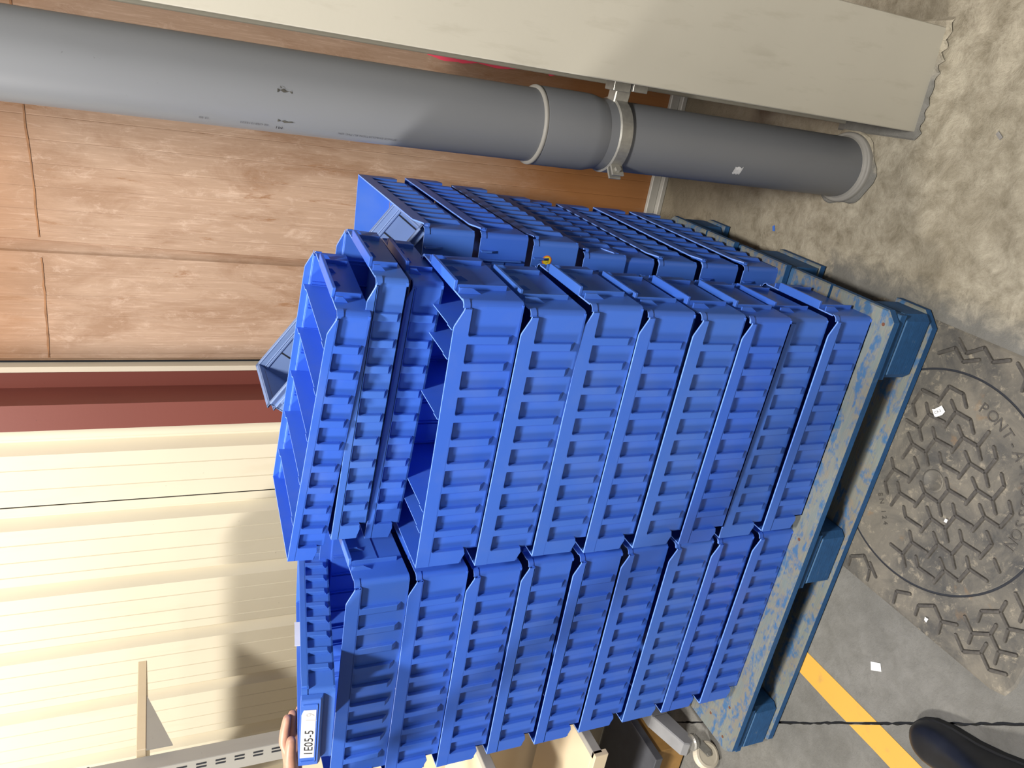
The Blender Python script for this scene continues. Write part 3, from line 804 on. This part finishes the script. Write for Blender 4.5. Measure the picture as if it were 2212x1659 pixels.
for x0 in [.055 + .048 * k for k in range(9)]: obj('slot', MB().box(x0, x0 + .0030, GW - .0102, GW - .0088, .012, GH - .023).mesh('slot'), DARK, gb)
tl = [(.03, .030), (.052, .022), (.075, .034), (.105, .028), (.13, .040), (.145, .058), (.12, .066), (.10, .060), (.085, .075), (.06, .070), (.045, .082), (.034, .06)]
tm = MB(); tm.prism(tl, 'x', .0091, .0096); obj('torn_label', tm.mesh('torn_label'), TORN, gb)
hd = MB()
def ringpoly(scale): return [(.055 - .020 * scale, .085 + .0 * scale), (.055 + .020 * scale, .085), (.055 + .011 * scale, .085 - .026 * scale), (.055 - .011 * scale, .085 - .026 * scale)]
o1 = [(.022, .097), (.048, .097), (.044, .076), (.026, .076)]; i1 = [(.0245, .0945), (.0455, .0945), (.0418, .0785), (.0282, .0785)]
for i in range(4):
    j = (i + 1) % 4; hd.prism([o1[i], o1[j], i1[j], i1[i]], 'y', -.004, .0065)
obj('finger_loop', hd.mesh('finger_loop'), GREYB, gb)
lp = MB(); lp.box(.004, GL - .004, .0035, .0066, .004, .0075); obj('base_bead', lp.mesh('base_bead'), GREYB, gb)

# ------------------------------------------------------------------ shelving rack at the left
rk = thing('shelf_rack', 'beige metal shelving rack on a castor foot at the left edge', 'shelf rack', (-1.35, .47, 0))
def rb(name, x0, x1, y0, y1, z0, z1, m, parent=rk, bev=.0015):
    return obj(name, MB().box(x0 + 1.35, x1 + 1.35, y0 - .47, y1 - .47, z0, z1, bev).mesh(name), m, parent)
ps = rb('post', -1.412, -1.352, .455, .497, .10, 1.605, GREYM)
rb('post_cap', -1.413, -1.351, .454, .498, 1.605, 1.612, SLATE, ps)
sl = MB().box(-.0022, .0022, -.0012, .0004, -.0115, .0115).mesh('slot')
for k in range(30):
    for dx in (-.0055, .0055): obj('slot', sl, DARK, ps, (-1.372 + dx + 1.35, .455 - .47, .25 + .0445 * k))
t = rb('shelf', -2.35, -1.332, .50, .80, 1.484, 1.506, BEIGEM)
br = MB(); br.prism([(.03, 1.484), (.205, 1.484), (.03, 1.425)], 'x', .012, .016); obj('bracket', br.mesh('bracket'), GREYM, rk)
rb('shelf_edge', -1.385, -1.345, .440, .456, 1.486, 1.512, BEIGEM)
for z in (.40, .70):
    s_ = rb('shelf', -2.35, -1.345, .20, .455, z - .022, z, BEIGEM); rb('shelf_end', -1.345, -1.325, .19, .455, z - .026, z + .001, GREYM, s_); rb('shelf_lip', -2.35, -1.325, .182, .20, z - .040, z + .001, BEIGEM, s_)  # shelf ends in grey: shade on that side put into the colour
rb('back_panel', -2.35, -1.42, .470, .480, .15, 1.15, BEIGEM)
rb('base_plinth', -2.35, -1.47, .25, .65, .01, .12, OCHRE); rb('base_deck', -2.35, -1.46, .22, .68, .12, .145, SLATE)
# foot arm with castor
ft = rb('foot_arm', -1.408, -1.360, .290, .60, .088, .142, FOOTM)
fa = MB()
sec = [(.0, 0), (.050, 0)]
fa.prism([(.290 - .47, .142), (.290 - .47, .088), (.205 - .47, .066), (.180 - .47, .070), (.172 - .47, .088), (.180 - .47, .104)], 'x', -.058, -.010, .003); obj('foot_bend', fa.mesh('foot_bend'), FOOTM, rk)
cs = MB(); cs.lathe([(.021, .052), (.024, .056), (.024, .066), (.020, .070)], n=24); cso = obj('castor_swivel', cs.mesh('castor_swivel', False), STEEL, rk, (-.020, .184 - .47, .006))
cf = MB()
for y in (-.0165, .0145): cf.prism([(-.020, .054), (.020, .054), (.046, .036), (.042, .020), (.030, .020)], 'y', y, y + .002)
cf.box(-.020, .020, -.0165, .0165, .052, .056)
cfo = obj('castor_fork', cf.mesh('castor_fork'), STEEL, rk, (-.020, .184 - .47, .008)); cfo.rotation_euler = (0, 0, -2.16)
wm = MB(); wm.lathe([(.006, -.012), (.026, -.012), (.030, -.013), (.036, -.011), (.038, -.006), (.038, .006), (.036, .011), (.030, .013), (.026, .012), (.006, .012)], n=36)
me = wm.mesh('castor_wheel'); me.transform(Matrix.Rotation(PI / 2, 4, 'X')); who = obj('castor_wheel', me, WHEELM, rk, (-.020 + .040 * math.cos(-2.16), .184 - .47 + .040 * math.sin(-2.16), .0385)); who.rotation_euler = (0, 0, -2.16)
bo = MB(); bo.tube((0, -.019, 0), (0, .019, 0), .006, 10); obj('axle_bolt', bo.mesh('axle_bolt'), STEEL, who)
bo = MB(); bo.lathe([(.006, 0), (.006, .003), (.003, .005)], n=12); me = bo.mesh('bolt'); me.transform(Matrix.Rotation(PI / 2, 4, 'Y')); obj('bolt', me, STEEL, rk, (-.010, .345 - .47, .116))

# ------------------------------------------------------------------ litter
def scrap(name, pts, loc, m, label, cat, h=.0006, rz=0):
    e = MB(); e.prism(pts, 'z', 0, h); o = obj(name, e.mesh(name), m, None, loc); o.rotation_euler = (0, 0, rz); return tag(o, label, cat)
scrap('paper_scrap', [(-.016, -.009), (.012, -.010), (.014, .008), (-.012, .010), (-.013, .004)], (-.769, -.166, .0006), WHITEP, 'white paper scrap lying on the grey floor by the yellow line', 'paper scrap', rz=-.9)
ps_ = scrap('label_scrap', [(-.013, -.009), (.004, -.010), (.013, -.006), (.011, .008), (-.006, .007), (-.012, .009)], (-.181, -.070, ZT + .0022), WHITEP, 'torn white label scrap with ink lying on the manhole cover', 'paper scrap', rz=-.75)
me = text_mesh('C3-3', .0075); o = obj('handwriting', me, INK, ps_, (-.010, -.003, .0008))
scrap('plastic_chip', [(-.008, -.004), (.007, -.003), (.006, .004), (-.007, .004)], (.038, .535, .0006), BLUE, 'small blue plastic chip on the sandy floor by the pipe', 'plastic chip', .001, .4)
scrap('paper_bit', [(-.004, -.003), (.004, -.003), (.003, .003), (-.004, .003)], (-.375, -.175, ZT + .0022), WHITEP, 'tiny white paper bit between the treads of the manhole cover', 'paper scrap')
scrap('paper_bit', [(-.005, -.003), (.005, -.004), (.004, .004), (-.003, .003)], (-.588, -.222, ZT + .0022), WHITEP, 'tiny crumpled white bit on the iron frame corner', 'paper scrap')
scrap('wood_chip', [(-.008, -.003), (.008, -.004), (.007, .003), (-.007, .004)], (.344, .033, .0006), TORN, 'small brown wood chip on the sandy floor below the column', 'wood chip', .002, 1.0)

# ------------------------------------------------------------------ person at the left, mostly outside the frame
per = thing('person', 'person in dark clothes and black shoe, one bare hand gripping the labelled bin', 'person', (-.80, -.72, 0))
OFF = Vector((-.80, -.72, 0))
def skin_mesh(name, verts, edges, m, sub=2, root=0):
    me = bpy.data.meshes.new(name); me.from_pydata([Vector(v[:3]) - OFF for v in verts], edges, [])
    o = bpy.data.objects.new('t', me); C.objects.link(o)
    md = o.modifiers.new('s', 'SKIN'); md.use_smooth_shade = True
    sv = me.skin_vertices[0].data
    for i, v in enumerate(verts):
        r = v[3]; sv[i].radius = (r, v[4] if len(v) > 4 else r); sv[i].use_root = (i == root)
    s2 = o.modifiers.new('u', 'SUBSURF'); s2.levels = sub; s2.render_levels = sub
    dg = bpy.context.evaluated_depsgraph_get(); dg.update()
    m2 = bpy.data.meshes.new_from_object(o.evaluated_get(dg)); m2.name = name
    bpy.data.objects.remove(o); m2.shade_smooth()
    return obj(name, m2, m, per)
# trousers: pelvis and two legs
skin_mesh('trousers', [(-.80, -.74, .95, .15, .11), (-.76, -.72, .86, .10), (-.735, -.63, .50, .068), (-.722, -.575, .11, .058), (-.90, -.78, .86, .10), (-.93, -.80, .50, .068), (-.95, -.86, .11, .058), (-.81, -.74, 1.08, .15, .10)],
          [(0, 1), (1, 2), (2, 3), (0, 4), (4, 5), (5, 6), (0, 7)], TROUS)
skin_mesh('shirt', [(-.81, -.74, 1.02, .155, .11), (-.82, -.72, 1.28, .17, .11), (-.83, -.71, 1.44, .13, .085), (-.83, -.71, 1.50, .06), (-.64, -.76, 1.41, .065), (-.60, -.78, 1.15, .052), (-1.02, -.66, 1.41, .065), (-1.15, -.52, 1.20, .052)],
          [(0, 1), (1, 2), (2, 3), (2, 4), (4, 5), (2, 6), (6, 7)], SHIRT)
# skin: head and neck
skin_mesh('head', [(-.83, -.71, 1.48, .055), (-.835, -.69, 1.57, .055), (-.84, -.675, 1.645, .085, .095), (-.842, -.67, 1.72, .082, .095), (-.843, -.60, 1.655, .016), (-.925, -.68, 1.66, .014), (-.757, -.675, 1.66, .014)],
          [(0, 1), (1, 2), (2, 3), (2, 4), (2, 5), (2, 6)], SKIN)
skin_mesh('hair', [(-.842, -.70, 1.70, .085, .09), (-.842, -.69, 1.745, .085, .095)], [(0, 1)], HAIR)
for dx, dy in ((-.03, 0), (.03, 0)): obj('eye', MB().lathe([(.0005, -.008), (.006, -.005), (.008, 0), (.006, .005), (.0005, .008)], n=12, cap=False).mesh('eye', True), INK, per, (-.842 + dx - OFF.x, -.590 - OFF.y, 1.675))
obj('mouth', MB().box(-.022, .022, -.004, .004, -.004, .004, .003).mesh('mouth'), simple('lips', (.35, .12, .10), .5), per, (-.842 - OFF.x, -.587 - OFF.y, 1.605))
# gripping forearm and hand: palm against the far-left side of the labelled bin, fingers along it
V = [(-1.15, -.50, 1.205, .046), (-1.16, -.20, 1.20, .042), (-1.085, .045, 1.212, .026, .022), (-1.020, .075, 1.214, .030, .022), (-.965, .088, 1.216, .033, .017), (-.935, .092, 1.216, .030, .013)]
Ed = [(0, 1), (1, 2), (2, 3), (3, 4), (4, 5)]
def finger(root, pts):
    i = root
    for q in pts:
        V.append(q); Ed.append((i, len(V) - 1)); i = len(V) - 1
finger(4, [(-.918, .082, 1.2365, .0110), (-.884, .083, 1.2350, .0095), (-.853, .086, 1.2310, .0078)])
finger(5, [(-.905, .096, 1.222, .0108), (-.878, .098, 1.222, .0096), (-.856, .094, 1.220, .0080)])
finger(5, [(-.905, .104, 1.207, .0104), (-.880, .108, 1.206, .0094), (-.858, .106, 1.204, .0080)])
finger(5, [(-.910, .110, 1.194, .0092), (-.888, .116, 1.192, .0084), (-.868, .116, 1.190, .0072)])
finger(3, [(-.955, .052, 1.226, .0135), (-.908, .046, 1.230, .0112), (-.868, .048, 1.229, .0090)])
skin_mesh('hand', V, Ed, SKIN)
V = [(-.60, -.78, 1.17, .044), (-.585, -.74, .98, .036), (-.58, -.70, .86, .026), (-.58, -.68, .78, .034, .020), (-.58, -.675, .73, .026, .014)]; Ed = [(0, 1), (1, 2), (2, 3), (3, 4)]
for k in range(4): finger(4, [(-.60 + .014 * k, -.67, .69, .0085), (-.60 + .014 * k, -.66, .655, .0075)])
finger(3, [(-.555, -.655, .745, .010), (-.553, -.64, .71, .0085)])
skin_mesh('hand', V, Ed, SKIN)
def shoe(toe, heel):
    toe, heel = Vector(toe), Vector(heel); d = (toe - heel); L = d.length; d.normalize(); n = Vector((-d.y, d.x))
    ws = [(0.0, .026, .075), (.06, .036, .088), (.18, .038, .098), (.34, .036, .088), (.5, .038, .070), (.68, .047, .058), (.82, .047, .048), (.92, .038, .040), (.975, .024, .031), (1.0, .010, .022)]
    bm = bmesh.new(); rows = []
    for t_, wd, h in ws:
        c = heel + d * L * t_; row = []
        for k in range(9):
            a = PI * k / 8; q = c + n * wd * math.cos(a) * (1 if math.sin(a) < .3 else .92); row.append(bm.verts.new((q.x - OFF.x, q.y - OFF.y, .018 + (h - .018) * math.sin(a) ** .6 if k not in (0, 8) else .018)))
        rows.append(row)
    for a_, b_ in zip(rows, rows[1:]):
        for i in range(8): bm.faces.new((a_[i], a_[i + 1], b_[i + 1], b_[i]))
    bm.faces.new(rows[0]); bm.faces.new(rows[-1][::-1]); bmesh.ops.recalc_face_normals(bm, faces=bm.faces)
    bmesh.ops.subdivide_edges(bm, edges=bm.edges[:], cuts=1, use_grid_fill=True, smooth=.6)
    me = bpy.data.meshes.new('shoe'); bm.to_mesh(me); bm.free(); me.shade_smooth(); o = obj('shoe', me, SHOEM, per)
    pl = [];
    for t_, wd, h in ws: q = heel + d * L * t_ + n * (wd + .003); pl.append((q.x - OFF.x, q.y - OFF.y))
    for t_, wd, h in ws[::-1]: q = heel + d * L * t_ - n * (wd + .003); pl.append((q.x - OFF.x, q.y - OFF.y))
    e = MB(); e.prism(pl, 'z', .0006, .020, .003); obj('sole', e.mesh('sole'), SOLEM, o)
shoe((-.822, -.300), (-.700, -.560)); shoe((-1.01, -.64), (-.93, -.90))
